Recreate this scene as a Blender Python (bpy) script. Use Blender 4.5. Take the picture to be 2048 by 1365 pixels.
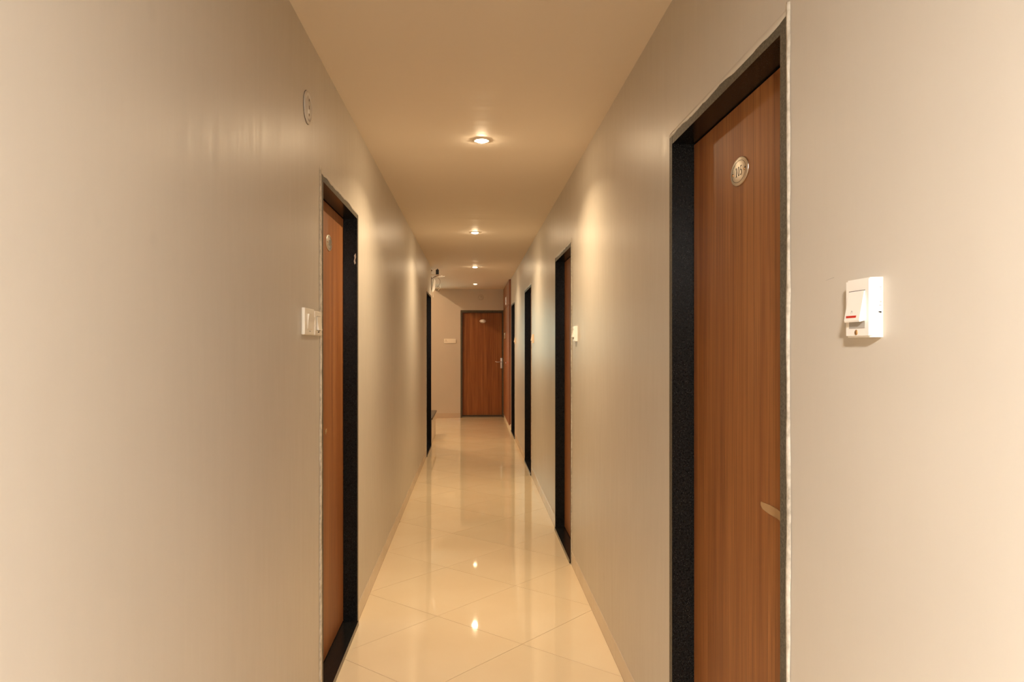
import bpy, bmesh, math, random
from mathutils import Vector

random.seed(7)
for o in list(bpy.data.objects):
    bpy.data.objects.remove(o, do_unlink=True)
SC = bpy.context.scene
COL = SC.collection

# ------------------------------------------------------------------ camera
F_PX, YAW, HORIZON, CAM_H = 1480.0, 0.0531, 691.5, 1.40
cam_d = bpy.data.cameras.new('camera')
cam = bpy.data.objects.new('camera', cam_d)
COL.objects.link(cam)
cam.location = (0, 0, CAM_H)
cam.rotation_euler = (math.pi / 2, 0, -YAW)
cam_d.sensor_width = 36.0
cam_d.lens = F_PX / 2048 * 36.0
cam_d.shift_y = (HORIZON - 682.5) / 2048
cam_d.clip_start = 0.02
SC.camera = cam

# ------------------------------------------------------------------ world, exposure
w = bpy.data.worlds.new('world')
SC.world = w
w.use_nodes = True
w.node_tree.nodes['Background'].inputs[0].default_value = (0.55, 0.75, 1.0, 1)
w.node_tree.nodes['Background'].inputs[1].default_value = 0.02
SC.view_settings.view_transform = 'Standard'
SC.view_settings.look = 'None'
SC.view_settings.gamma = 1
SC.view_settings.use_curve_mapping = False
SC.view_settings.exposure = 0.0
SC.cycles.use_denoising = True
SC.cycles.max_bounces = 14
SC.cycles.diffuse_bounces = 9
SC.cycles.glossy_bounces = 6
SC.cycles.sample_clamp_indirect = 6.0
SC.cycles.caustics_reflective = False
SC.cycles.caustics_refractive = False

LAMP_W = 16.5
LENS_EMIT = 480.0
LAMP_COL = (1.0, 0.75, 0.47)
# x, y, share of the full power (the last lamp has faded)
LAMPS = [(0.047, 3.94, 1.0), (0.022, 7.161, 0.9), (0.032, 10.298, 0.62), (0.045, 13.132, 0.07)]
LOBBY_W = 1200.0
LOBBY_COL = (1.0, 0.93, 0.86)
LOBBY_LAMPS = [(-0.06, -0.56, 2.08)]
STAIR_LAMP_W = 82.0
STAIR_LAMP_COL = (1.0, 0.66, 0.38)
WINDOW_W = 24.0
WINDOW_COL = (0.66, 1.0, 0.86)

# ------------------------------------------------------------------ plan (metres)
XL, XR = -0.5806, 0.631
ZC = 2.4945
YB, YE = -0.30, 14.38
XLOB, YLOB = 2.4, -4.6             # lobby behind the photographer
TH = 0.15
Y_OPEN = 10.45                    # the left wall ends here, the stair recess begins
X_REC = -1.90                     # far side of the stair recess
X_CEIL = -0.767                   # edge of the corridor ceiling in the recess
Z_REC = 3.70

# ------------------------------------------------------------------ helpers
def new_obj(name, me, parent=None):
    o = bpy.data.objects.new(name, me)
    COL.objects.link(o)
    if parent is not None:
        o.parent = parent
    return o


def bm_obj(name, bm, mats, parent=None, smooth=False):
    me = bpy.data.meshes.new(name)
    bmesh.ops.recalc_face_normals(bm, faces=bm.faces[:])
    bm.to_mesh(me)
    bm.free()
    for m in (mats if isinstance(mats, (list, tuple)) else [mats]):
        me.materials.append(m)
    if smooth:
        for p in me.polygons:
            p.use_smooth = True
    return new_obj(name, me, parent)


def add_box(bm, x0, x1, y0, y1, z0, z1, mi=0, bevel=0.0, seg=1):
    vs = [bm.verts.new((x, y, z)) for x in (x0, x1) for y in (y0, y1) for z in (z0, z1)]
    fs = [bm.faces.new([vs[i] for i in q]) for q in
          ((0, 1, 3, 2), (4, 6, 7, 5), (0, 4, 5, 1), (2, 3, 7, 6), (0, 2, 6, 4), (1, 5, 7, 3))]
    for f in fs:
        f.material_index = mi
    if bevel:
        es = list({e for f in fs for e in f.edges})
        r = bmesh.ops.bevel(bm, geom=es, offset=bevel, segments=seg, affect='EDGES', profile=0.6)
        for f in r['faces']:
            f.material_index = mi
    return fs


def box(name, b, mat, parent=None, bevel=0.0, seg=1):
    bm = bmesh.new()
    add_box(bm, *b, bevel=bevel, seg=seg)
    return bm_obj(name, bm, mat, parent)


def add_prism(bm, pts, axis, a, b, mi=0):
    """polygon pts (2D) extruded along axis ('x','y','z') from a to b"""
    def P(p, t):
        return {'x': (t, p[0], p[1]), 'y': (p[0], t, p[1]), 'z': (p[0], p[1], t)}[axis]
    A = [bm.verts.new(P(p, a)) for p in pts]
    B = [bm.verts.new(P(p, b)) for p in pts]
    n = len(pts)
    fs = [bm.faces.new(A), bm.faces.new(B[::-1])]
    for i in range(n):
        fs.append(bm.faces.new((A[i], A[(i + 1) % n], B[(i + 1) % n], B[i])))
    for f in fs:
        f.material_index = mi
    return fs


def add_lathe(bm, prof, axis, cx, cy, cz, n=32, sx=1.0, sy=1.0, mi=0):
    """prof: list of (radius, height along axis); axis 'z' or 'y'"""
    rings = []
    for r, h in prof:
        if r <= 1e-6:
            p = (cx, cy, cz + h) if axis == 'z' else (cx, cy + h, cz)
            rings.append([bm.verts.new(p)])
        else:
            ring = []
            for k in range(n):
                a = 2 * math.pi * k / n
                u, v = r * sx * math.cos(a), r * sy * math.sin(a)
                ring.append(bm.verts.new((cx + u, cy + v, cz + h) if axis == 'z' else (cx + u, cy + h, cz + v)))
            rings.append(ring)
    for A, B in zip(rings, rings[1:]):
        for k in range(n):
            k2 = (k + 1) % n
            if len(A) == 1 and len(B) == 1:
                continue
            if len(A) == 1:
                f = bm.faces.new((A[0], B[k2], B[k]))
            elif len(B) == 1:
                f = bm.faces.new((A[k], A[k2], B[0]))
            else:
                f = bm.faces.new((A[k], A[k2], B[k2], B[k]))
            f.material_index = mi
            f.smooth = True


def add_tube(bm, pts, r, n=8, mi=0):
    pts = [Vector(p) for p in pts]
    rings = []
    up = Vector((0.31, 0.2, 0.93))
    for i, p in enumerate(pts):
        t = (pts[min(i + 1, len(pts) - 1)] - pts[max(i - 1, 0)]).normalized()
        a = t.cross(up)
        if a.length < 1e-3:
            a = t.cross(Vector((1, 0, 0)))
        a.normalize()
        b = t.cross(a)
        rr = r[i] if isinstance(r, (list, tuple)) else r
        rings.append([bm.verts.new(p + rr * (math.cos(2 * math.pi * k / n) * a + math.sin(2 * math.pi * k / n) * b)) for k in range(n)])
    for A, B in zip(rings, rings[1:]):
        for k in range(n):
            f = bm.faces.new((A[k], A[(k + 1) % n], B[(k + 1) % n], B[k]))
            f.smooth = True
            f.material_index = mi
    for R in (rings[0], rings[-1]):
        f = bm.faces.new(R)
        f.material_index = mi


def bez(p0, p1, p2, p3, n=12):
    out = []
    for i in range(n + 1):
        t = i / n
        out.append(tuple((1 - t) ** 3 * a + 3 * (1 - t) ** 2 * t * b + 3 * (1 - t) * t * t * c + t ** 3 * d
                         for a, b, c, d in zip(p0, p1, p2, p3)))
    return out


def struct(o):
    o['kind'] = 'structure'
    return o


def tag(o, label, cat, group=None):
    o['label'] = label
    o['category'] = cat
    if group:
        o['group'] = group
    return o


def empty(name, loc, rz=0.0):
    o = bpy.data.objects.new(name, None)
    COL.objects.link(o)
    o.location = loc
    o.rotation_euler = (0, 0, rz)
    o.empty_display_size = 0.05
    return o

# ------------------------------------------------------------------ materials
def mat(name):
    m = bpy.data.materials.new(name)
    m.use_nodes = True
    nt = m.node_tree
    return m, nt, nt.nodes['Principled BSDF']


def N(nt, t, **kw):
    n = nt.nodes.new(t)
    for k, v in kw.items():
        setattr(n, k, v)
    return n


def coords(nt, scale=(1, 1, 1), kind='Object'):
    tc = N(nt, 'ShaderNodeTexCoord')
    mp = N(nt, 'ShaderNodeMapping')
    mp.inputs['Scale'].default_value = scale
    nt.links.new(tc.outputs[kind], mp.inputs[0])
    return mp.outputs[0]


def noise(nt, vec, scale, detail=4, rough=0.55):
    n = N(nt, 'ShaderNodeTexNoise')
    n.inputs['Scale'].default_value = scale
    n.inputs['Detail'].default_value = detail
    n.inputs['Roughness'].default_value = rough
    nt.links.new(vec, n.inputs['Vector'])
    return n.outputs['Fac']


def ramp(nt, fac, stops):
    r = N(nt, 'ShaderNodeValToRGB')
    els = r.color_ramp.elements
    while len(els) < len(stops):
        els.new(0.5)
    for e, (p, c) in zip(els, stops):
        e.position = p
        e.color = (*c, 1) if len(c) == 3 else c
    nt.links.new(fac, r.inputs[0])
    return r.outputs[0]


def mix(nt, fac, a, b, mode='MIX'):
    m = N(nt, 'ShaderNodeMix', data_type='RGBA', blend_type=mode)
    for i, v in ((0, fac), (6, a), (7, b)):
        if hasattr(v, 'is_output'):
            nt.links.new(v, m.inputs[i])
        else:
            m.inputs[i].default_value = v if i == 0 else (*v, 1)
    return m.outputs[2]


def plain(name, col, rough=0.5, metal=0.0, spec=0.5, emit=None, es=0):
    m, nt, b = mat(name)
    b.inputs['Base Color'].default_value = (*col, 1)
    b.inputs['Roughness'].default_value = rough
    b.inputs['Metallic'].default_value = metal
    b.inputs['Specular IOR Level'].default_value = spec
    if emit:
        b.inputs['Emission Color'].default_value = (*emit, 1)
        b.inputs['Emission Strength'].default_value = es
    return m


def bump(nt, b, h, strength, dist):
    n = N(nt, 'ShaderNodeBump')
    n.inputs['Strength'].default_value = strength
    n.inputs['Distance'].default_value = dist
    nt.links.new(h, n.inputs['Height'])
    nt.links.new(n.outputs[0], b.inputs['Normal'])


def wall_paint(name, base, rough):
    m, nt, b = mat(name)
    v = coords(nt)
    big = noise(nt, v, 1.1, 3)
    c = ramp(nt, big, [(0.3, tuple(x * 0.955 for x in base)), (0.7, tuple(min(1, x * 1.03) for x in base))])
    # a few faint round smudges left on the paint
    vo = N(nt, 'ShaderNodeTexVoronoi')
    vo.inputs['Scale'].default_value = 3.1
    nt.links.new(v, vo.inputs['Vector'])
    sm = ramp(nt, vo.outputs['Distance'], [(0.03, (1, 1, 1)), (0.085, (0, 0, 0))])
    gate = ramp(nt, noise(nt, v, 2.3, 1), [(0.5, (0, 0, 0)), (0.62, (0.16, 0.16, 0.16))])
    k = mix(nt, 1.0, sm, gate, 'MULTIPLY')
    c = mix(nt, k, c, tuple(x * 0.62 for x in base))
    nt.links.new(c, b.inputs['Base Color'])
    # brushed, satin sheen: streaks run vertically
    st = noise(nt, coords(nt, (14, 14, 1.6)), 2.2, 5, 0.65)
    r = N(nt, 'ShaderNodeMapRange')
    r.inputs['To Min'].default_value = rough - 0.13
    r.inputs['To Max'].default_value = rough + 0.13
    nt.links.new(st, r.inputs[0])
    nt.links.new(r.outputs[0], b.inputs['Roughness'])
    b.inputs['Specular IOR Level'].default_value = 0.33
    bump(nt, b, noise(nt, coords(nt, (6, 6, 1.4)), 3.0, 5, 0.6), 0.09, 0.01)
    return m


M = {}
M['wall'] = wall_paint('satin_wall_paint', (0.57, 0.53, 0.465), 0.39)
M['ceiling'] = plain('ceiling_paint', (0.78, 0.70, 0.60), 0.6, spec=0.3)
nt = M['ceiling'].node_tree
bump(nt, nt.nodes['Principled BSDF'], noise(nt, coords(nt, (0.25, 1.6, 1)), 1.4, 3, 0.5), 0.35, 0.03)
M['dark_stair'] = plain('stair_wall_paint', (0.70, 0.60, 0.50), 0.6)

m, nt, b = mat('polished_cream_tile')
v = coords(nt)
oi = N(nt, 'ShaderNodeObjectInfo')
c1 = ramp(nt, noise(nt, v, 2.2, 4), [(0.3, (0.85, 0.70, 0.475)), (0.75, (0.89, 0.755, 0.535))])
c2 = ramp(nt, oi.outputs['Random'], [(0.0, (0.955, 0.955, 0.95)), (1.0, (1, 1, 1))])
c = mix(nt, 1.0, c1, c2, 'MULTIPLY')
speck = ramp(nt, noise(nt, v, 38, 2), [(0.0, (1, 1, 1)), (0.215, (1, 1, 1)), (0.235, (0, 0, 0))])
nt.links.new(mix(nt, ramp(nt, speck, [(0, (0, 0, 0)), (1, (0.5, 0.5, 0.5))]), c, (0.35, 0.24, 0.13)), b.inputs['Base Color'])
rr = N(nt, 'ShaderNodeMapRange')
rr.inputs['To Min'].default_value = 0.02
rr.inputs['To Max'].default_value = 0.055
nt.links.new(noise(nt, v, 5, 4), rr.inputs[0])
nt.links.new(rr.outputs[0], b.inputs['Roughness'])
b.inputs['Specular IOR Level'].default_value = 0.5
M['tile'] = m
M['grout'] = plain('brown_grout', (0.20, 0.125, 0.06), 0.9)

m, nt, b = mat('skirting_tile_glaze')
v = coords(nt)
nt.links.new(ramp(nt, noise(nt, v, 3, 3), [(0.3, (0.56, 0.475, 0.375)), (0.7, (0.63, 0.535, 0.425))]), b.inputs['Base Color'])
b.inputs['Roughness'].default_value = 0.22
M['skirt'] = m


def granite(name, lo, hi, rough, amount):
    m, nt, b = mat(name)
    v = coords(nt)
    n1 = noise(nt, v, 170, 3, 0.7)
    n2 = noise(nt, v, 420, 2, 0.6)
    c = ramp(nt, n1, [(0.38, lo), (0.72, hi)])
    sp = ramp(nt, n2, [(0.63, (0, 0, 0)), (0.76, (amount,) * 3)])
    nt.links.new(mix(nt, sp, c, (0.32, 0.31, 0.28)), b.inputs['Base Color'])
    b.inputs['Roughness'].default_value = rough
    b.inputs['Specular IOR Level'].default_value = 0.18
    return m


M['granite'] = granite('polished_black_granite', (0.004, 0.004, 0.004), (0.016, 0.016, 0.015), 0.22, 0.4)
M['granite_edge'] = granite('worn_granite_edge', (0.19, 0.165, 0.12), (0.33, 0.29, 0.22), 0.4, 0.3)
M['granite_sawn'] = granite('sawn_granite_edge', (0.065, 0.057, 0.040), (0.15, 0.132, 0.098), 0.5, 0.5)

m, nt, b = mat('teak_laminate')
oi = N(nt, 'ShaderNodeObjectInfo')
tc = N(nt, 'ShaderNodeTexCoord')
off = N(nt, 'ShaderNodeVectorMath', operation='ADD')
nt.links.new(tc.outputs['Object'], off.inputs[0])
sc_ = N(nt, 'ShaderNodeVectorMath', operation='SCALE')
sc_.inputs['Scale'].default_value = 7.0
cb = N(nt, 'ShaderNodeCombineXYZ')
for i in range(3):
    nt.links.new(oi.outputs['Random'], cb.inputs[i])
nt.links.new(cb.outputs[0], sc_.inputs[0])
nt.links.new(sc_.outputs[0], off.inputs[1])


def mapped(s):
    mp = N(nt, 'ShaderNodeMapping')
    mp.inputs['Scale'].default_value = s
    nt.links.new(off.outputs[0], mp.inputs[0])
    return mp.outputs[0]


wide = noise(nt, mapped((9, 9, 0.35)), 2.0, 4, 0.6)
fine = noise(nt, mapped((60, 60, 0.9)), 3.0, 5, 0.65)
flame = noise(nt, mapped((5, 5, 0.5)), 1.5, 2, 0.5)
c = ramp(nt, wide, [(0.28, (0.21, 0.070, 0.018)), (0.5, (0.295, 0.110, 0.030)), (0.74, (0.38, 0.158, 0.048))])
c = mix(nt, ramp(nt, fine, [(0.42, (0, 0, 0)), (0.72, (0.55, 0.55, 0.55))]), c, (0.095, 0.032, 0.011))
wv = N(nt, 'ShaderNodeTexWave', wave_type='BANDS', bands_direction='X')
wv.inputs['Scale'].default_value = 1.6
wv.inputs['Distortion'].default_value = 7.0
wv.inputs['Detail'].default_value = 2.5
wv.inputs['Detail Scale'].default_value = 1.2
nt.links.new(mapped((5, 5, 0.22)), wv.inputs['Vector'])
c = mix(nt, ramp(nt, wv.outputs['Fac'], [(0.0, (0.30, 0.30, 0.30)), (0.16, (0, 0, 0))]), c, (0.11, 0.036, 0.012))
nt.links.new(c, b.inputs['Base Color'])
b.inputs['Roughness'].default_value = 0.48
b.inputs['Specular IOR Level'].default_value = 0.3
bump(nt, b, fine, 0.08, 0.002)
M['teak'] = m

m, nt, b = mat('cabinet_laminate')
v = coords(nt, (12, 12, 0.5))
nt.links.new(ramp(nt, noise(nt, v, 2, 5), [(0.3, (0.24, 0.090, 0.036)), (0.7, (0.36, 0.150, 0.064))]), b.inputs['Base Color'])
b.inputs['Roughness'].default_value = 0.4
M['cab'] = m

m, nt, b = mat('brushed_steel')
b.inputs['Base Color'].default_value = (0.74, 0.68, 0.60, 1)
b.inputs['Metallic'].default_value = 1.0
b.inputs['Roughness'].default_value = 0.28
bump(nt, b, noise(nt, coords(nt, (8, 8, 1500)), 2.0, 2), 0.35, 0.0006)
M['steel'] = m
M['engrave'] = plain('dark_engraving', (0.025, 0.018, 0.012), 0.6)
M['plastic'] = plain('ivory_plastic', (0.86, 0.82, 0.72), 0.32)
M['white_plastic'] = plain('white_plastic', (0.90, 0.88, 0.83), 0.3)
M['aged_plastic'] = plain('painted_over_plastic', (0.80, 0.66, 0.50), 0.42)
M['red'] = plain('red_indicator', (0.52, 0.035, 0.025), 0.25)
M['slot'] = plain('dark_slot', (0.03, 0.02, 0.015), 0.8)
M['grey_print_shade'] = plain('grey_print_shade', (0.40, 0.38, 0.35), 0.6)
M['copper'] = plain('brass_screw', (0.62, 0.36, 0.16), 0.35, 0.8)
M['black_plastic'] = plain('black_plastic', (0.012, 0.011, 0.010), 0.45)
M['brown_wire'] = plain('brown_wire', (0.16, 0.10, 0.06), 0.6)
M['white_wire'] = plain('white_wire', (0.80, 0.76, 0.68), 0.5)
M['red_wire'] = plain('red_wire', (0.60, 0.16, 0.09), 0.5)
M['tape'] = plain('clear_tape', (0.40, 0.245, 0.115), 0.22)
M['lens'] = plain('lamp_lens', (1, 1, 1), 0.3, emit=LAMP_COL, es=LENS_EMIT)
M['lens_faded'] = plain('faded_lamp_lens', (1, 1, 1), 0.3, emit=LAMP_COL, es=LENS_EMIT * 0.07)
M['globe'] = plain('opal_globe', (1, 1, 1), 0.3, emit=LOBBY_COL, es=20)
M['stair_lens'] = plain('stair_lamp_glass', (1, 1, 1), 0.3, emit=(1.0, 0.7, 0.4), es=20)
M['trim_white'] = plain('white_trim', (0.80, 0.74, 0.64), 0.45)

m, nt, b = mat('rough_plaster')
v = coords(nt)
nt.links.new(ramp(nt, noise(nt, v, 55, 4), [(0.3, (0.42, 0.38, 0.31)), (0.55, (0.64, 0.60, 0.52)), (0.8, (0.74, 0.71, 0.63))]), b.inputs['Base Color'])
b.inputs['Roughness'].default_value = 0.85
bump(nt, b, noise(nt, v, 90, 4), 0.5, 0.004)
M['plaster'] = m

m, nt, b = mat('window_glass')
nt.nodes.remove(b)
tr = N(nt, 'ShaderNodeBsdfTransparent')
gl = N(nt, 'ShaderNodeBsdfGlossy')
gl.inputs['Roughness'].default_value = 0.02
mx = N(nt, 'ShaderNodeMixShader')
mx.inputs[0].default_value = 0.08
nt.links.new(tr.outputs[0], mx.inputs[1])
nt.links.new(gl.outputs[0], mx.inputs[2])
nt.links.new(mx.outputs[0], nt.nodes['Material Output'].inputs[0])
M['glass'] = m

# ------------------------------------------------------------------ doors table
ZD = 2.065
# (side, near Y, far Y)
RIGHT_DOORS = [(1.447, 2.333), (4.69, 5.62), (7.90, 8.93), (11.02, 12.02)]
LEFT_DOORS = [(2.862, 3.772), (9.30, 10.36)]
END_DOOR = (-0.236, 0.606)

# ------------------------------------------------------------------ walls
def wall_with_doors(name, axis, plane0, plane1, a, b_, z1, holes, material):
    """holes: (a0, a1, z0, z1) sorted"""
    bm = bmesh.new()

    def put(u0, u1, q0, q1):
        if u1 - u0 < 1e-5 or q1 - q0 < 1e-5:
            return
        if axis == 'y':
            add_box(bm, plane0, plane1, u0, u1, q0, q1)
        else:
            add_box(bm, u0, u1, plane0, plane1, q0, q1)
    p = a
    for (h0, h1, q0, q1) in holes:
        put(p, h0, -0.05, z1)
        put(h0, h1, q1, z1)
        put(h0, h1, -0.05, q0)
        p = h1
    put(p, b_, -0.05, z1)
    return struct(bm_obj(name, bm, material))


wall_with_doors('wall_right', 'y', XR, XR + TH, YB, YE + TH, Z_REC, [(n, f, 0.0, ZD) for n, f in RIGHT_DOORS], M['wall'])
wall_with_doors('wall_left', 'y', XL - TH, XL, YB, Y_OPEN, Z_REC, [(n, f, 0.0, ZD + 0.03) if i else (n, f, 0.0, ZD) for i, (n, f) in enumerate(LEFT_DOORS)], M['wall'])
WIN = (-1.78, -1.02, 1.05, 2.20)
wall_with_doors('wall_end', 'x', YE, YE + TH, X_REC - TH, XR, Z_REC, [WIN, (END_DOOR[0], END_DOOR[1], 0.0, 2.085)], M['wall'])
struct(box('wall_lobby_left', (-XLOB - TH, -XLOB, YLOB, YB + TH, -0.05, ZC), M['wall']))
struct(box('wall_lobby_right', (XLOB, XLOB + TH, YLOB, YB + TH, -0.05, ZC), M['wall']))
struct(box('wall_lobby_back', (-XLOB - TH, XLOB + TH, YLOB - TH, YLOB, -0.05, ZC), M['wall']))
struct(box('wall_lobby_front_left', (-XLOB, XL - TH, YB, YB + TH, -0.05, ZC), M['wall']))
struct(box('wall_lobby_front_right', (XR + TH, XLOB, YB, YB + TH, -0.05, ZC), M['wall']))
struct(box('wall_stairwell', (X_REC - TH, X_REC, Y_OPEN - TH, YE, -0.05, Z_REC), M['dark_stair']))
struct(box('wall_stairwell_near', (X_REC, XL - TH, Y_OPEN - TH, Y_OPEN, -0.05, Z_REC), M['dark_stair']))

bm = bmesh.new()
add_box(bm, XL, XR, YB, Y_OPEN, ZC, ZC + 0.12)
add_box(bm, -XLOB - TH, XLOB + TH, YLOB - TH, YB, ZC, ZC + 0.12)
add_box(bm, -XLOB - TH, XL - TH, YB, YB + TH, ZC, ZC + 0.12)
add_box(bm, XR + TH, XLOB + TH, YB, YB + TH, ZC, ZC + 0.12)
add_box(bm, X_CEIL, XR, Y_OPEN, YE, ZC, ZC + 0.12)
struct(bm_obj('ceiling', bm, M['ceiling']))
struct(box('ceiling_stairwell', (X_REC - TH, XR + TH, Y_OPEN - TH, YE + TH, Z_REC, Z_REC + 0.1), M['ceiling']))

# ------------------------------------------------------------------ floor of single diagonal tiles
bm = bmesh.new()
add_box(bm, XL - TH, XR + TH, YB, Y_OPEN, -0.06, -0.0016)
add_box(bm, -XLOB - TH, XLOB + TH, YLOB - TH, YB, -0.06, -0.0016)
add_box(bm, X_REC - TH, XR + TH, Y_OPEN, YE + TH, -0.06, -0.0016)
floor = struct(bm_obj('floor', bm, M['grout']))
A0, B0, R1, R2, D1, D2 = -3.0945, 3.8329, -0.0355, -0.0447, 0.7963, 0.8949


def grid_pt(k, l):
    # ascending joint k: rot(R1)P: x - y = A0 - k D1 ; descending joint l: rot(R2)P: x + y = B0 + l D2
    a = (math.cos(R1) - math.sin(R1), -math.sin(R1) - math.cos(R1), A0 - k * D1)
    b_ = (math.cos(R2) + math.sin(R2), -math.sin(R2) + math.cos(R2), B0 + l * D2)
    det = a[0] * b_[1] - a[1] * b_[0]
    return ((a[2] * b_[1] - a[1] * b_[2]) / det, (a[0] * b_[2] - a[2] * b_[0]) / det)


def clip(poly, x0, x1, y0, y1):
    for ax, val, sg in ((0, x0, 1), (0, x1, -1), (1, y0, 1), (1, y1, -1)):
        out = []
        for i, p in enumerate(poly):
            q = poly[(i + 1) % len(poly)]
            dp, dq = sg * (p[ax] - val), sg * (q[ax] - val)
            if dp >= 0:
                out.append(p)
            if (dp < 0) != (dq < 0):
                t = dp / (dp - dq)
                out.append((p[0] + t * (q[0] - p[0]), p[1] + t * (q[1] - p[1])))
        poly = out
        if not poly:
            return []
    return poly


def area(p):
    return abs(sum(a[0] * c[1] - c[0] * a[1] for a, c in zip(p, p[1:] + p[:1]))) / 2


ZONES = [(XL + 0.0018, XR - 0.0018, YB, Y_OPEN), (X_REC, XR - 0.0018, Y_OPEN, YE - 0.0018), (-XLOB, XLOB, YLOB, YB)]
for k in range(-12, 20):
    for l in range(-12, 20):
        q = [grid_pt(k, l), grid_pt(k, l + 1), grid_pt(k + 1, l + 1), grid_pt(k + 1, l)]
        cx, cy = sum(p[0] for p in q) / 4, sum(p[1] for p in q) / 4
        s = 1 - 0.0024 / 0.6
        q = [(cx + (p[0] - cx) * s, cy + (p[1] - cy) * s) for p in q]
        pieces = [c for c in (clip(q, *z) for z in ZONES) if len(c) > 2 and area(c) > 2e-4]
        if not pieces:
            continue
        bm = bmesh.new()
        for c in pieces:
            add_prism(bm, [(x - cx, y - cy) for x, y in c], 'z', -0.012, 0.0)
        o = bm_obj('tile', bm, M['tile'], floor)
        o.location = (cx, cy, random.uniform(-0.0002, 0.0002))

# ------------------------------------------------------------------ skirting, tile by tile
def skirting(name, runs):
    root = struct(empty(name, (0, 0, 0)))
    for (kind, plane, a, b_, start) in runs:
        p = a
        nxt = a + start
        while p < b_ - 0.004:
            e = min(nxt, b_)
            u0, u1 = p + 0.0007, e - 0.0007
            if u1 > u0:
                if kind == 'R':
                    bb = (plane - 0.002, plane + 0.002, u0, u1, 0.0012, 0.088)
                elif kind == 'L':
                    bb = (plane - 0.002, plane + 0.002, u0, u1, 0.0012, 0.088)
                else:
                    bb = (u0, u1, plane - 0.002, plane + 0.002, 0.0012, 0.088)
                box('skirting_tile', bb, M['skirt'], root, bevel=0.0012)
            p = e
            nxt = e + 0.60
    return root


rr_ = []
edges = [YB] + [v_ for n_, f_ in RIGHT_DOORS for v_ in (n_ - 0.012, f_ + 0.003)] + [12.16]
rr_ = [('R', XR, edges[i], edges[i + 1], 0.33) for i in range(0, len(edges), 2)]
skirting('baseboard_right', rr_)
edges = [YB] + [v_ for n_, f_ in LEFT_DOORS for v_ in (n_ - 0.014, f_ + 0.003)] + [Y_OPEN]
skirting('baseboard_left', [('L', XL, edges[i], edges[i + 1], 0.41) for i in range(0, len(edges), 2)])
skirting('baseboard_end', [('E', YE, X_REC, END_DOOR[0] - 0.002, 0.5)])

# ------------------------------------------------------------------ digits and plates
def add_ribbon(bm, pts, w0, y0, y1):
    """thin bar of width w0 (or list) through 2D points, in the local x-z plane, y0..y1 deep"""
    n = len(pts)
    L, R = [], []
    for i, p in enumerate(pts):
        a, c = pts[max(i - 1, 0)], pts[min(i + 1, n - 1)]
        d = Vector((c[0] - a[0], c[1] - a[1])).normalized()
        ww = (w0[i] if isinstance(w0, (list, tuple)) else w0) / 2
        L.append((p[0] - d.y * ww, p[1] + d.x * ww))
        R.append((p[0] + d.y * ww, p[1] - d.x * ww))
    for i in range(n - 1):
        add_prism(bm, [L[i], L[i + 1], R[i + 1], R[i]], 'y', y0, y1)


def add_ring(bm, cx, cz, a, b_, wd, y0, y1, n=40, thin=1.0):
    for k in range(n):
        t0, t1 = 2 * math.pi * k / n, 2 * math.pi * (k + 1) / n
        def P(t, s):
            ww = wd * (thin + (1 - thin) * abs(math.cos(t)))
            return (cx + (a + s * ww / 2) * math.cos(t), cz + (b_ + s * ww / 2) * math.sin(t))
        add_prism(bm, [P(t0, 1), P(t1, 1), P(t1, -1), P(t0, -1)], 'y', y0, y1)


def digit(bm, ch, cx, cz, h, wd, y0, y1, flip=1):
    X = lambda u: cx + flip * u * wd
    Z = lambda v_: cz + v_ * h
    if ch == '1':
        add_ribbon(bm, [(X(0), Z(-.5)), (X(0), Z(.5))], .30 * wd, y0, y1)
        add_ribbon(bm, [(X(-.32), Z(.36)), (X(0), Z(.48))], .11 * wd, y0, y1)
        add_ribbon(bm, [(X(-.34), Z(-.475)), (X(.34), Z(-.475))], .05 * h, y0, y1)
    elif ch == '0':
        add_ring(bm, cx, cz, .36 * wd, .47 * h, .24 * wd, y0, y1, 28, 0.4)
    elif ch == '5':
        add_ribbon(bm, [(X(-.26), Z(.46)), (X(.38), Z(.46))], .09 * h, y0, y1)
        add_ribbon(bm, [(X(-.25), Z(.48)), (X(-.30), Z(.06))], .12 * wd, y0, y1)
        pts = []
        for i in range(15):
            t = math.radians(140 - i * 20)
            pts.append((X(-.02 + .36 * math.cos(t)), Z(-.19 + .29 * math.sin(t))))
        add_ribbon(bm, pts, [.1 * wd + .14 * wd * max(0, math.cos(math.radians(140 - i * 20))) for i in range(15)], y0, y1)


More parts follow.
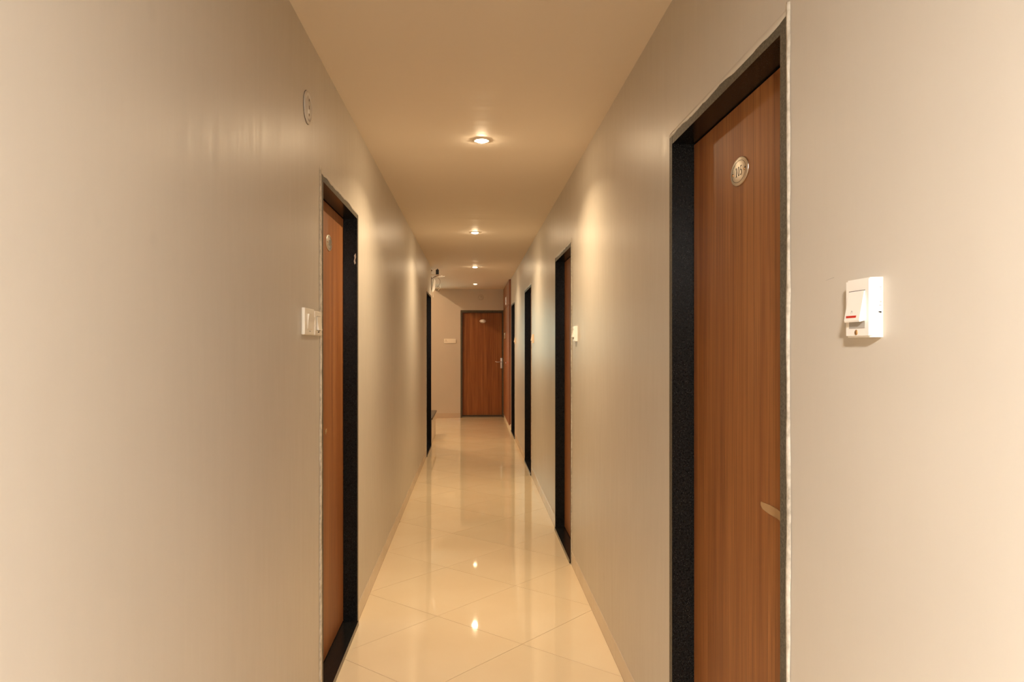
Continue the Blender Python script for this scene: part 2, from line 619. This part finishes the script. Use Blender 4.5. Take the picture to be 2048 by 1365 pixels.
def number_plate(door, u, z, v_, text=None, marks=False):
    """oval steel plate; door-local u, z, on the leaf face at v_ (outwards is +y)"""
    bm = bmesh.new()
    a, h = 0.0625, 0.0365
    add_lathe(bm, [(1.0, 0.0), (1.0, 0.0018), (0.985, 0.0030), (0.955, 0.0036), (0.0, 0.0036)], 'y', 0, 0, 0, 48, a, h)
    p = bm_obj('number_plate', bm, M['steel'], door)
    p.location = (u, v_, z)
    p['label'] = 'oval brushed steel room number plate'
    y0, y1 = 0.0030, 0.00385
    bm = bmesh.new()
    add_ring(bm, 0, 0, a * 0.80, h * 0.76, 0.0012, y0, y1)
    bm_obj('engraved_ring', bm, M['engrave'], p)
    for s in (-1, 1):
        bm = bmesh.new()
        add_lathe(bm, [(0.0034, 0.003), (0.0034, 0.0048), (0.0022, 0.0056), (0, 0.0056)], 'y', s * a * 0.66, 0, -0.002, 12)
        bm_obj('screw', bm, M['copper'], p)
        bm = bmesh.new()
        add_lathe(bm, [(0.0026, 0.003), (0.0026, 0.0040), (0, 0.0040)], 'y', s * a * 0.74, 0, 0.001, 12)
        bm_obj('screw_hole', bm, M['slot'], p)
    if text:
        bm = bmesh.new()
        for i, ch in enumerate(text):
            # local +x runs to the reader's left when seen from the corridor
            digit(bm, ch, -(i - (len(text) - 1) / 2) * 0.0165, 0.0, 0.024, 0.0140, y0, 0.0040, flip=-1)
        bm_obj('digits', bm, M['engrave'], p)
    elif marks:
        bm = bmesh.new()
        for du, dh in marks:
            add_ribbon(bm, [(-du, -dh / 2), (-du, dh / 2)], 0.0055, y0, 0.0040)
        bm_obj('worn_digits', bm, M['engrave'], p)
    return p

# ------------------------------------------------------------------ door builder (local: x along the wall, y out into the corridor)
def ragged(n, lo, hi):
    v_ = random.uniform(lo, hi)
    out = []
    for _ in range(n):
        v_ = min(hi, max(lo, v_ + random.uniform(-1, 1) * (hi - lo) * 0.35))
        out.append(v_)
    return out


def door(idx, loc, rz, width, zt, near_u, mirror_filler=True, depth=0.065, lint=0.03, filler_w=(0.004, 0.010)):
    """near_u: 0 or 1, which end of local x is nearer the camera"""
    root = struct(empty('door_%d' % idx, loc, rz))
    fr = 0.033
    V0 = -0.13
    for s in (0, 1):
        bm = bmesh.new()
        u0, u1 = (0.001, fr) if s == 0 else (width - fr, width - 0.001)
        fs = add_box(bm, u0, u1, V0, 0.004, 0.0, zt - 0.001)
        for f in fs:
            if f.calc_center_median().y > 0.0039:
                f.material_index = 1
        bm_obj('jamb', bm, [M['granite'], M['granite_sawn']], root)
    bm = bmesh.new()
    fs = add_box(bm, fr, width - fr, V0, 0.0035, zt - lint, zt - 0.001)
    for f in fs:
        if f.calc_center_median().y > 0.0034:
            f.material_index = 1
    bm_obj('lintel', bm, [M['granite'], M['granite_sawn']], root)
    bm = bmesh.new()
    fs = add_box(bm, fr + 0.0005, width - fr - 0.0005, V0, 0.012, -0.001, 0.022, bevel=0.002)
    for f in bm.faces:
        if f.calc_center_median().y > 0.0095:
            f.material_index = 1
    bm_obj('threshold', bm, [M['granite'], M['granite_edge']], root)
    # leaf
    leaf = box('leaf', (fr + 0.003, width - fr - 0.003, -depth - 0.038, -depth, 0.026, zt - lint - 0.003), M['teak'], root, bevel=0.0015)
    leaf['label'] = 'teak laminate door leaf'
    # rough plaster left along the nearer outer edge and ragged paint over the lintel
    if mirror_filler:
        n = 90
        bm = bmesh.new()
        inn = ragged(n + 1, 0.0005, 0.0045)
        out = ragged(n + 1, *filler_w)
        prot = ragged(n + 1, 0.0042, 0.0062)
        sgn = 1 if near_u == 0 else -1
        e = 0.0 if near_u == 0 else width
        rows = []
        for i in range(n + 1):
            z = (zt + 0.02) * i / n
            rows.append([bm.verts.new((e - sgn * out[i], 0.0008, z)), bm.verts.new((e - sgn * out[i] * 0.6, prot[i] * 0.8, z)),
                         bm.verts.new((e + sgn * inn[i] * 0.4, prot[i], z)), bm.verts.new((e + sgn * inn[i], 0.0035, z))])
        for A, B in zip(rows, rows[1:]):
            for j in range(3):
                bm.faces.new((A[j], A[j + 1], B[j + 1], B[j]))
        bm_obj('plaster_edge', bm, M['plaster'], root, smooth=True)
        n = 44
        bm = bmesh.new()
        low = ragged(n + 1, 0.001, 0.009)
        rows = []
        for i in range(n + 1):
            u = width * i / n
            rows.append([bm.verts.new((u, 0.0006, zt + 0.012)), bm.verts.new((u, 0.0042, zt + 0.004)), bm.verts.new((u, 0.0041, zt - low[i])), bm.verts.new((u, 0.003, zt - low[i] - 0.0005))])
        for A, B in zip(rows, rows[1:]):
            for j in range(3):
                bm.faces.new((A[j], A[j + 1], B[j + 1], B[j]))
        bm_obj('paint_edge', bm, M['wall'], root, smooth=True)
    return root


H90 = math.pi / 2
doors_r = []
for i, (n_, f_) in enumerate(RIGHT_DOORS):
    doors_r.append(door(i + 1, (XR, n_, 0), H90, f_ - n_, ZD, 0, filler_w=(0.006, 0.012) if i == 0 else (0.013, 0.022)))
doors_l = []
for i, (n_, f_) in enumerate(LEFT_DOORS):
    doors_l.append(door(i + 5, (XL, f_, 0), -H90, f_ - n_, ZD + (0.03 if i else 0), 1, filler_w=(0.017, 0.027) if i == 0 else (0.008, 0.016)))
door_end = door(7, (END_DOOR[1], YE, 0), math.pi, END_DOOR[1] - END_DOOR[0], 2.085, 0, mirror_filler=False, depth=0.05, lint=0.045)

# number plates
number_plate(doors_r[0], 1.895 - RIGHT_DOORS[0][0], 1.854, -0.065, text='105')
number_plate(doors_l[0], LEFT_DOORS[0][1] - 3.36, 1.861, -0.065, marks=[(-0.012, 0.026), (0.010, 0.026)])
number_plate(door_end, END_DOOR[1] - 0.197, 1.874, -0.05, marks=[(-0.002, 0.020), (0.016, 0.024)])

# strip of clear tape on the leaf of the numbered door, small scrap on the left one
def leaf_patch(doorroot, pts, v_, name):
    bm = bmesh.new()
    add_prism(bm, pts, 'y', v_ - 0.0005, v_ + 0.0016)
    return bm_obj(name, bm, M['tape'], doorroot)


y0 = RIGHT_DOORS[0][0]
TAPE = [(1.751, 1.023), (1.700, 1.026), (1.655, 1.026), (1.635, 1.023), (1.60, 1.022), (1.60, 0.999), (1.627, 1.000), (1.652, 1.004), (1.700, 1.004), (1.742, 1.007), (1.754, 1.015)]
leaf_patch(doors_r[0], [(y_ - y0, z_) for y_, z_ in TAPE], -0.065, 'adhesive_tape')
yf = LEFT_DOORS[0][1]
leaf_patch(doors_l[0], [(yf - 3.27, 1.030), (yf - 3.315, 1.032), (yf - 3.315, 1.016), (yf - 3.275, 1.008)], -0.065, 'adhesive_tape')

# end door lever handle
hx = END_DOOR[1] - 0.56
hd = box('handle_plate', (hx - 0.020, hx + 0.020, -0.05, -0.044, 0.955, 1.155), M['steel'], door_end, bevel=0.002)
hd['label'] = 'steel lever handle on a long plate'
bm = bmesh.new()
add_tube(bm, [(hx, -0.046, 1.085), (hx, -0.005, 1.085), (hx + 0.012, 0.004, 1.085), (hx + 0.055, 0.006, 1.077), (hx + 0.095, 0.006, 1.078), (hx + 0.122, 0.006, 1.090)],
         [0.010, 0.010, 0.0095, 0.008, 0.008, 0.0065], 10)
bm_obj('lever', bm, M['steel'], hd)
bm = bmesh.new()
add_lathe(bm, [(0.014, -0.046), (0.014, -0.030), (0.010, -0.026), (0, -0.026)], 'y', hx - 0.001, 0, 1.040, 16)
bm_obj('key_cylinder', bm, M['steel'], hd)
bm = bmesh.new()
add_tube(bm, [(hx - 0.002, -0.026, 1.035), (hx - 0.006, -0.010, 1.015), (hx - 0.004, -0.012, 0.985), (hx + 0.004, -0.02, 0.975)], 0.004, 6)
bm_obj('key', bm, M['steel'], hd)
# worn metal strip along the foot of the end door
dr = box('draught_strip', (0.04, END_DOOR[1] - END_DOOR[0] - 0.04, -0.05, -0.044, 0.028, 0.046), M['granite_sawn'], door_end, bevel=0.001)
dr['label'] = 'grey strip along the foot of the door'

# ------------------------------------------------------------------ window of the stair recess (daylight)
wx0, wx1, wz0, wz1 = WIN
win = struct(empty('window_1', ((wx0 + wx1) / 2, YE, wz0)))
W2, HH = (wx1 - wx0) / 2, wz1 - wz0
for nm, b6 in (('window_frame', (-W2, -W2 + 0.04, 0.05, 0.10, 0, HH)), ('window_frame', (W2 - 0.04, W2, 0.05, 0.10, 0, HH)),
               ('window_frame', (-W2 + 0.04, W2 - 0.04, 0.05, 0.10, 0, 0.04)), ('window_frame', (-W2 + 0.04, W2 - 0.04, 0.05, 0.10, HH - 0.04, HH)),
               ('mullion', (-0.02, 0.02, 0.05, 0.10, 0.04, HH - 0.04))):
    box(nm, b6, M['trim_white'], win, bevel=0.002)
for s in (-1, 1):
    x0, x1 = sorted((s * 0.02, s * (W2 - 0.04)))
    box('pane', (x0, x1, 0.072, 0.077, 0.04, HH - 0.04), M['glass'], win)
ld = bpy.data.lights.new('window_daylight', 'AREA')
ld.shape = 'RECTANGLE'
ld.size, ld.size_y = 0.76, 1.15
ld.energy = WINDOW_W
ld.color = WINDOW_COL
lo = bpy.data.objects.new('window_daylight', ld)
COL.objects.link(lo)
lo.location = ((wx0 + wx1) / 2, YE + TH + 0.06, (wz0 + wz1) / 2)
lo.rotation_euler = (-H90, 0, 0)

# ------------------------------------------------------------------ ceiling downlights
def downlight(i, x, y, share):
    r = empty('downlight', (x, y, ZC))
    lab = {0: 'round recessed downlight in the ceiling just past the first left-hand door',
           1: 'round recessed downlight between the second and third right-hand doors',
           2: 'round recessed downlight in the ceiling beside the wall router',
           3: 'round recessed downlight in the ceiling closest to the end door'}[i]
    tag(r, lab, 'downlight', 'ceiling downlights')
    bm = bmesh.new()
    add_lathe(bm, [(0.030, -0.001), (0.031, -0.005), (0.040, -0.006), (0.046, -0.003), (0.047, 0.001)], 'z', 0, 0, 0, 32)
    bm_obj('trim_ring', bm, M['trim_white'], r, smooth=True)
    bm = bmesh.new()
    add_lathe(bm, [(0.031, 0.0), (0.029, -0.006), (0.022, -0.011), (0.012, -0.014), (0, -0.015)], 'z', 0, 0, 0, 32)
    bm_obj('lens', bm, M['lens'] if share > 0.5 else M['lens_faded'], r, smooth=True)
    ld = bpy.data.lights.new('downlight_lamp', 'AREA')
    ld.shape = 'DISK'
    ld.size = 0.055
    ld.energy = LAMP_W * share
    ld.color = LAMP_COL
    ld.spread = math.radians(140)
    o = bpy.data.objects.new('downlight_lamp', ld)
    COL.objects.link(o)
    o.parent = r
    o.location = (0, 0, -0.018)
    return r


for i, (x, y, share) in enumerate(LAMPS):
    downlight(i, x, y, share)

for x, y, z in LOBBY_LAMPS:
    r = tag(empty('pendant_lamp', (x, y, z)), 'pale pendant lamp with a dome and bottom disc added to block light, hanging at the corridor mouth', 'pendant lamp')
    bm = bmesh.new()
    bmesh.ops.create_icosphere(bm, subdivisions=3, radius=0.045)
    bm_obj('bulb', bm, M['globe'], r, smooth=True)
    bm = bmesh.new()
    prof = [(0.132, -0.034), (0.126, 0.0), (0.118, 0.035), (0.095, 0.065), (0.06, 0.085), (0.028, 0.092), (0.0, 0.093)]
    add_lathe(bm, prof, 'z', 0, 0, 0, 36)
    sd = bm_obj('added_shade', bm, M['trim_white'], r, smooth=True)  # opaque dome added to keep the light off the upper walls
    md = sd.modifiers.new('thickness', 'SOLIDIFY')
    md.thickness = 0.003
    bm = bmesh.new()
    add_lathe(bm, [(0.0, -0.128), (0.075, -0.128), (0.078, -0.124), (0.075, -0.120), (0.0, -0.120)], 'z', 0, 0, 0, 36)
    bm_obj('light_block_disc', bm, M['trim_white'], r)  # unseen disc added to block light falling steeply onto the floor
    for k in range(3):
        a_ = k * 2 * math.pi / 3 + 0.5
        bm = bmesh.new()
        add_tube(bm, [(0.07 * math.cos(a_), 0.07 * math.sin(a_), -0.124), (0.128 * math.cos(a_), 0.128 * math.sin(a_), -0.03)], 0.002, 6)
        bm_obj('stay_rod', bm, M['steel'], r)
    bm = bmesh.new()
    add_lathe(bm, [(0.0, 0.090), (0.026, 0.090), (0.026, 0.115), (0.012, 0.13), (0, 0.13)], 'z', 0, 0, 0, 20)
    bm_obj('lamp_holder', bm, M['trim_white'], r)
    bm = bmesh.new()
    add_tube(bm, [(0, 0, 0.125), (0, 0, ZC - z - 0.02)], 0.004, 8)
    bm_obj('cord', bm, M['white_wire'], r)
    bm = bmesh.new()
    add_lathe(bm, [(0.0, ZC - z - 0.03), (0.045, ZC - z - 0.025), (0.05, ZC - z)], 'z', 0, 0, 0, 24)
    bm_obj('ceiling_rose', bm, M['trim_white'], r)
    ld = bpy.data.lights.new('pendant_light', 'POINT')
    ld.energy = LOBBY_W
    ld.color = LOBBY_COL
    ld.shadow_soft_size = 0.055
    o = bpy.data.objects.new('pendant_light', ld)
    COL.objects.link(o)
    o.parent = r

# wall lamp high in the stair recess: throws the slanting shadow of the ceiling edge onto the end wall
sl = tag(empty('wall_lamp', (X_REC, 12.35, 3.12)), 'small glass bulkhead lamp high on the stair recess wall', 'lamp')
bm = bmesh.new()
add_box(bm, 0, 0.03, -0.07, 0.07, -0.07, 0.07, bevel=0.006)
bm_obj('back_plate', bm, M['trim_white'], sl)
bm = bmesh.new()
add_lathe(bm, [(0, -0.05), (0.03, -0.045), (0.045, -0.02), (0.045, 0.02), (0.03, 0.045), (0, 0.05)], 'z', 0.075, 0, 0, 20)
bm_obj('lamp_glass', bm, M['stair_lens'], sl, smooth=True)
pl = bpy.data.lights.new('stair_lamp', 'POINT')
pl.energy = STAIR_LAMP_W
pl.color = STAIR_LAMP_COL
pl.shadow_soft_size = 0.03
po = bpy.data.objects.new('stair_lamp', pl)
COL.objects.link(po)
po.parent = sl
po.location = (0.20, 0, 0)

# ------------------------------------------------------------------ bell pushes beside the right-hand doors
def bell(y_mid, z0, z1, width, label, aged=False, close=False):
    r = tag(empty('bell_push', (XR, y_mid, z0), H90), label, 'doorbell switch', 'bell pushes beside the right-hand doors')
    h, hw, p = z1 - z0, width / 2, 0.019
    body = M['aged_plastic'] if aged else M['white_plastic']
    bm = bmesh.new()
    # box whose sides slope in a little towards the front
    a = [(-hw - 0.004, 0.0), (hw + 0.004, 0.0), (hw, p - 0.003), (hw - 0.003, p), (-hw + 0.003, p), (-hw, p - 0.003)]
    add_prism(bm, a, 'z', 0.0, h)
    es = [e for e in bm.edges if abs(e.verts[0].co.z - e.verts[1].co.z) < 1e-6 and min(e.verts[0].co.y, e.verts[1].co.y) > 0.01]
    bmesh.ops.bevel(bm, geom=es, offset=0.0025, segments=2, affect='EDGES')
    bm_obj('base_plate', bm, body, r)
    zr0, zr1 = h * 0.26, h * 0.79
    rk = hw * 0.62
    bm = bmesh.new()
    # wedge rocker, pushed in at the top, proud at the foot
    prof = [(p - 0.004, zr0 + 0.003), (p + 0.0085, zr0), (p + 0.0095, zr0 + 0.003), (p + 0.0008, zr1), (p - 0.004, zr1)]
    add_prism(bm, prof, 'x', -rk, rk)
    rocker = bm_obj('rocker', bm, body, r)
    bm = bmesh.new()
    add_box(bm, -rk - 0.001, rk + 0.001, p - 0.001, p + 0.0006, zr1 - 0.0003, zr1 + 0.0009)
    bm_obj('gap_line', bm, M['slot'], r)
    bm = bmesh.new()
    add_box(bm, -rk - 0.001, rk + 0.001, p - 0.001, p + 0.0005, zr0 - 0.010, zr0 + 0.002)
    bm_obj('lip_shadow', bm, M['grey_print_shade'], r)  # raised grey patch painted in for the shadow under the rocker lip
    if close:
        s = (0.0095 - 0.0008) / (zr1 - zr0 - 0.003)
        yf_ = lambda z: p + 0.0095 - (z - zr0 - 0.003) * s
        zi = zr0 + 0.0085
        bm = bmesh.new()
        vs = [(-rk * 0.78, zi - 0.0017), (rk * 0.50, zi - 0.0017), (rk * 0.50, zi + 0.0017), (-rk * 0.78, zi + 0.0017)]
        vs = [(-u, z) for u, z in vs]
        vs = [(u - rk * 0.05, z) for u, z in vs]
        add_prism(bm, vs, 'y', yf_(zi) - 0.001, yf_(zi) + 0.0009)
        bm_obj('indicator', bm, M['red'], rocker)
        # bell symbol
        bm = bmesh.new()
        zc = zr0 + 0.0155
        pts = [(0.0026, zc - 0.0022), (0.0018, zc - 0.0004), (0.0014, zc + 0.0015), (0, zc + 0.0026), (-0.0014, zc + 0.0015), (-0.0018, zc - 0.0004), (-0.0026, zc - 0.0022), (0.0026, zc - 0.0022)]
        pts = [(u + 0.003, z) for u, z in pts]
        add_ribbon(bm, pts, 0.0004, yf_(zc) - 0.0012, yf_(zc) + 0.0004)
        bm_obj('bell_symbol', bm, M['grey_print_shade'], rocker)
        bm = bmesh.new()
        add_lathe(bm, [(0.0042, p - 0.001), (0.0042, p + 0.0009), (0, p + 0.0009)], 'y', 0.002, 0, h * 0.085, 14)
        bm_obj('screw', bm, M['copper'], r)
        for k in range(7):
            bm = bmesh.new()
            zz = h * random.uniform(0.2, 0.85)
            add_box(bm, -hw - 0.0035, -hw - 0.0008, 0.002, random.uniform(0.004, 0.007), zz, zz + random.uniform(0.0008, 0.002))
            bm_obj('paint_speck', bm, M['grey_print_shade'], r)
    return r


bell(1.149, 1.413, 1.506, 0.075, 'white bell push with red bar beside the door numbered 105', close=True)
bell(4.475, 1.426, 1.517, 0.075, 'white bell push with dark marks beside the second right-hand door')
bell(7.67, 1.425, 1.517, 0.075, 'bell push painted over in wall colour beside the third right-hand door', aged=True)
bell(10.80, 1.425, 1.517, 0.075, 'bell push painted over in wall colour beside the fourth right-hand door', aged=True)

# ------------------------------------------------------------------ switch plates on the left wall
def switch_plate(y0_, y1_, z0, z1, label, tilt, extra=False):
    wd = y1_ - y0_
    r = tag(empty('switch_plate', (XL, y1_, z0), -H90), label, 'light switch', 'switch plates by the first left-hand door')
    h = z1 - z0
    bm = bmesh.new()
    add_box(bm, 0.0, wd, 0.0, 0.012, 0.0, h, bevel=0.004, seg=2)
    bm_obj('cover', bm, M['plastic'], r)
    bm = bmesh.new()
    u0, u1 = wd * 0.22, wd * 0.74
    q0, q1 = h * 0.22, h * 0.78
    add_box(bm, u0 - 0.0015, u1 + 0.0015, 0.010, 0.0125, q0 - 0.0012, q1 + 0.0012)
    bm_obj('surround', bm, M['slot'] if extra else M['aged_plastic'], r)
    bm = bmesh.new()
    t0, t1 = (0.020, 0.0135) if tilt else (0.0135, 0.019)
    prof = [(0.010, q0), (t0, q0), ((t0 + t1) / 2 - 0.0012, (q0 + q1) / 2), (t1, q1), (0.010, q1)]
    add_prism(bm, prof, 'x', u0, u1)
    bm_obj('rocker', bm, M['plastic'], r)
    bm = bmesh.new()
    add_box(bm, wd * 0.40, wd * 0.56, 0.0115, 0.0127, h * 0.12, h * 0.16)
    bm_obj('slot', bm, M['slot'] if extra else M['grey_print_shade'], r)
    return r


switch_plate(2.545, 2.694, 1.437, 1.530, 'ivory switch plate with a large rocker, the one farther from the door jamb', False)
switch_plate(2.706, 2.826, 1.437, 1.526, 'ivory switch plate with dark rocker gaps, the one next to the door jamb', True, True)

# ------------------------------------------------------------------ round junction covers
def junction_cover(loc, rz, rad, label, material):
    r = tag(empty('junction_cover', loc, rz), label, 'junction cover')
    bm = bmesh.new()
    add_lathe(bm, [(rad, 0.0), (rad, 0.004), (rad * 0.95, 0.0065), (rad * 0.82, 0.007), (rad * 0.80, 0.0055), (rad * 0.60, 0.0055), (rad * 0.57, 0.007), (0, 0.0075)], 'y', 0, 0, 0, 40)
    bm_obj('disc', bm, material, r)
    bm = bmesh.new()
    add_lathe(bm, [(rad + 0.0012, 0.0), (rad + 0.0012, 0.0012), (rad - 0.002, 0.0012)], 'y', 0, 0, 0, 40)
    bm_obj('edge_gap', bm, M['slot'], r)
    for u, z, s in ((0, 0.0, 0.006), (0.0, -rad * 0.45, 0.004), (0.0, rad * 0.45, 0.004)):
        bm = bmesh.new()
        add_box(bm, u - s * 0.45, u + s * 0.45, 0.006, 0.0085, z - s, z + s)
        bm_obj('screw_slot', bm, M['brown_wire'], r)
    return r


junction_cover((XL, 2.632, 2.236), -H90, 0.0575, 'round painted junction cover high on the left wall above the switches', M['wall'])
junction_cover((0.160, YE, 2.335), math.pi, 0.052, 'round painted junction cover on the end wall above the door', M['wall'])

# ------------------------------------------------------------------ socket board on the end wall
sb = tag(empty('socket_board', (-0.323, YE, 1.444), math.pi), 'long ivory socket and switch board on the end wall beside the door', 'power socket')
bm = bmesh.new()
add_box(bm, 0, 0.231, 0, 0.014, 0, 0.088, bevel=0.003, seg=2)
bm_obj('cover', bm, M['plastic'], sb)
for dz, du, r_ in ((0.059, 0.193, 0.0075), (0.033, 0.205, 0.0055), (0.033, 0.180, 0.0055)):
    bm = bmesh.new()
    add_lathe(bm, [(r_, 0.012), (r_, 0.0148), (0, 0.0148)], 'y', du, 0, dz, 14)
    bm_obj('pin_hole', bm, M['brown_wire'], sb)
for u0, u1 in ((0.012, 0.062), (0.068, 0.106), (0.112, 0.155)):
    bm = bmesh.new()
    add_prism(bm, [(0.012, 0.018), (0.0195 if u0 < 0.02 else 0.0165, 0.020), (0.015, 0.068), (0.012, 0.070)], 'x', u0, u1)
    bm_obj('rocker', bm, M['plastic'], sb)

# ------------------------------------------------------------------ wall router, adapter, wires above the far left door
YR = 10.42


def at(px, py, Y):
    x = (px - 1024) / F_PX
    z = (HORIZON - py) / F_PX
    d = (x * math.cos(YAW) + math.sin(YAW), math.cos(YAW) - x * math.sin(YAW), z)
    t = Y / d[1]
    return (d[0] * t, Y, CAM_H + d[2] * t)


rt = tag(empty('wall_router', (XL, YR, 2.14)), 'white router hung aslant above the far left door', 'router')
bm = bmesh.new()
# tilted slab: foot against the wall, head leaning out
prof = [(0.013, 0.02), (0.024, 0.002), (0.052, 0.045), (0.060, 0.175), (0.050, 0.200), (0.036, 0.190)]
fr_ = [bm.verts.new((x_, x_ * 1.0 - 0.04, z_)) for x_, z_ in prof]
bk_ = [bm.verts.new((x_ - 0.012, x_ * 1.0 - 0.024, z_)) for x_, z_ in prof]
bm.faces.new(fr_)
bm.faces.new(bk_[::-1])
for i in range(len(prof)):
    k = (i + 1) % len(prof)
    bm.faces.new((fr_[i], fr_[k], bk_[k], bk_[i]))
bmesh.ops.bevel(bm, geom=bm.edges[:], offset=0.003, segments=1, affect='EDGES')
bm_obj('case', bm, M['white_plastic'], rt)
bm = bmesh.new()
add_box(bm, 0.0, 0.006, -0.01, 0.02, 0.03, 0.22)
bm_obj('bracket_and_shade', bm, M['brown_wire'], rt)  # dark strip painted in for the shadow behind the router
for dy, dz, ln in ((-0.01, 0.212, 0.135), (0.012, 0.222, 0.10)):
    bm = bmesh.new()
    add_tube(bm, [(0.050, dy, dz), (0.075, dy, dz + 0.002), (0.055 + ln, dy, dz + 0.018)], [0.007, 0.0065, 0.006], 8)
    bm_obj('antenna', bm, M['white_plastic'], rt)

sh = tag(empty('wall_shelf', (XL, YR, 2.385)), 'thin small shelf above the white router', 'shelf')
box('board', (0.0, 0.125, -0.06, 0.02, 0.0, 0.006), M['aged_plastic'], sh, bevel=0.001)
bm = bmesh.new()
add_tube(bm, [(0.004, 0.0, -0.05), (0.06, 0.0, -0.014), (0.105, 0.0, -0.002)], 0.004, 6)
bm_obj('bracket_and_shade', bm, M['brown_wire'], sh)
ad = tag(empty('power_adapter', (XL + 0.088, YR - 0.03, 2.391)), 'small black power adapter standing on the thin shelf', 'adapter')
bm = bmesh.new()
add_box(bm, -0.021, 0.021, -0.02, 0.03, 0.0, 0.070, bevel=0.003)
bm_obj('case', bm, M['black_plastic'], ad)
bm = bmesh.new()
add_box(bm, -0.006, 0.008, -0.006, 0.012, 0.070, 0.084, bevel=0.001)
bm_obj('plug', bm, M['black_plastic'], ad)
wr = tag(empty('cable_loop', (XL, YR, 2.15)), 'thin tangled cables hanging from the white router', 'cable')
for k, (p0, p1, p2, p3, mt, rad) in enumerate((
        ((0.055, 0.02, 0.22), (0.16, 0.02, 0.19), (0.13, 0.03, 0.10), (0.064, 0.03, 0.055), 'brown_wire', 0.0022),
        ((0.060, 0.05, 0.10), (0.12, 0.06, 0.16), (0.16, 0.05, 0.08), (0.09, 0.05, 0.025), 'white_wire', 0.0022),
        ((0.058, 0.08, 0.08), (0.10, 0.08, 0.12), (0.135, 0.08, 0.05), (0.10, 0.08, 0.01), 'brown_wire', 0.002),
        ((0.010, 0.00, 0.29), (0.03, 0.00, 0.335), (0.055, 0.01, 0.33), (0.085, 0.02, 0.327), 'white_wire', 0.003),
        ((0.022, 0.00, 0.01), (0.018, 0.0, -0.02), (0.030, 0.0, -0.05), (0.026, 0.0, -0.075), 'white_wire', 0.004))):
    bm = bmesh.new()
    add_tube(bm, bez(p0, p1, p2, p3), rad, 6)
    bm_obj('strand', bm, M[mt], wr)
hb = tag(empty('cable_entry', (XL, YR, 2.452)), 'dark ragged cable hole at the top of the left wall', 'cable hole')
bm = bmesh.new()
add_lathe(bm, [(0.016, 0), (0.012, 0.006), (0.006, 0.012), (0, 0.013)], 'y', 0, 0, 0, 10, 1.2, 0.8)
e_ = bm_obj('grommet', bm, M['brown_wire'], hb)
e_.rotation_euler = (0, 0, -H90)

# ------------------------------------------------------------------ low granite-topped ledge at the stair recess
lg = tag(empty('stair_ledge', (XL, 10.50, 0)), 'low pale ledge with a dark granite top by the stair recess', 'ledge')
box('body', (-0.55, -0.004, 0.012, 1.20, 0.001, 0.348), M['trim_white'], lg)
box('end_slab', (-0.55, 0.002, -0.004, 0.012, 0.001, 0.348), M['granite'], lg)
box('granite_top', (-0.56, 0.010, -0.008, 1.30, 0.348, 0.372), M['granite'], lg, bevel=0.002)

# ------------------------------------------------------------------ full-height wooden shaft cabinet on the right near the end wall
CX = 0.609
cb_ = tag(empty('shaft_cabinet', (CX, 12.18, 0)), 'full height reddish wooden cabinet between the last right-hand door and the end door', 'cabinet')
Lc = YE - 12.18 - 0.002
box('carcass', (0.006, XR - CX - 0.0005, 0.0, Lc, 0.10, ZC - 0.001), M['cab'], cb_)
box('plinth', (0.010, XR - CX - 0.0005, 0.0, Lc, 0.0005, 0.10), M['plastic'], cb_)
half = Lc / 2
for a, c in ((0.004, half - 0.002), (half + 0.002, Lc - 0.002)):
    d_ = box('door', (-0.012, 0.006, a, c, 0.085, 2.075), M['cab'], cb_, bevel=0.001)
    u_ = box('upper_door', (-0.012, 0.006, a, c, 2.083, ZC - 0.006), M['cab'], cb_, bevel=0.001)
    s = 1 if a > 0.5 else -1
    yy = (c - 0.10) if s < 0 else (a + 0.10)
    bm = bmesh.new()
    add_tube(bm, [(-0.012, yy, 1.52), (-0.034, yy, 1.525), (-0.034, yy, 1.625), (-0.012, yy, 1.63)], 0.006, 8)
    bm_obj('handle', bm, M['steel'], d_)
    bm = bmesh.new()
    add_box(bm, -0.020, -0.012, yy - 0.012, yy + 0.012, 2.13, 2.27)
    bm_obj('tower_bolt', bm, M['steel'], u_)
bm = bmesh.new()
add_box(bm, -0.020, -0.012, half - 0.10, half + 0.10, 1.07, 1.10)
bm_obj('hasp', bm, M['steel'], cb_)
bm = bmesh.new()
add_tube(bm, bez((-0.018, half - 0.9, 1.11), (-0.03, half - 0.5, 1.17), (-0.02, half - 0.5, 1.02), (-0.022, half + 0.05, 1.09), 16), 0.004, 6)
bm_obj('tie_wire', bm, M['red_wire'], cb_)

# smear of old paint on the jamb of the first left-hand door
bm = bmesh.new()
pts = [(-0.004, 1.862), (-0.002, 1.842), (-0.006, 1.826), (-0.003, 1.812), (-0.010, 1.806), (-0.013, 1.822), (-0.010, 1.838), (-0.012, 1.850)]
add_prism(bm, pts, 'x', 0.0325, 0.0338)
bm_obj('paint_smear', bm, M['plaster'], doors_l[0])
# short pencil line on the right wall beside the bell push
wr_ = bpy.data.objects['wall_right']
bm = bmesh.new()
add_prism(bm, [(1.262, 1.5195), (1.292, 1.5165), (1.292, 1.5160), (1.262, 1.5188)], 'x', XR - 0.0003, XR + 0.001)
bm_obj('pencil_mark', bm, M['grey_print_shade'], wr_)
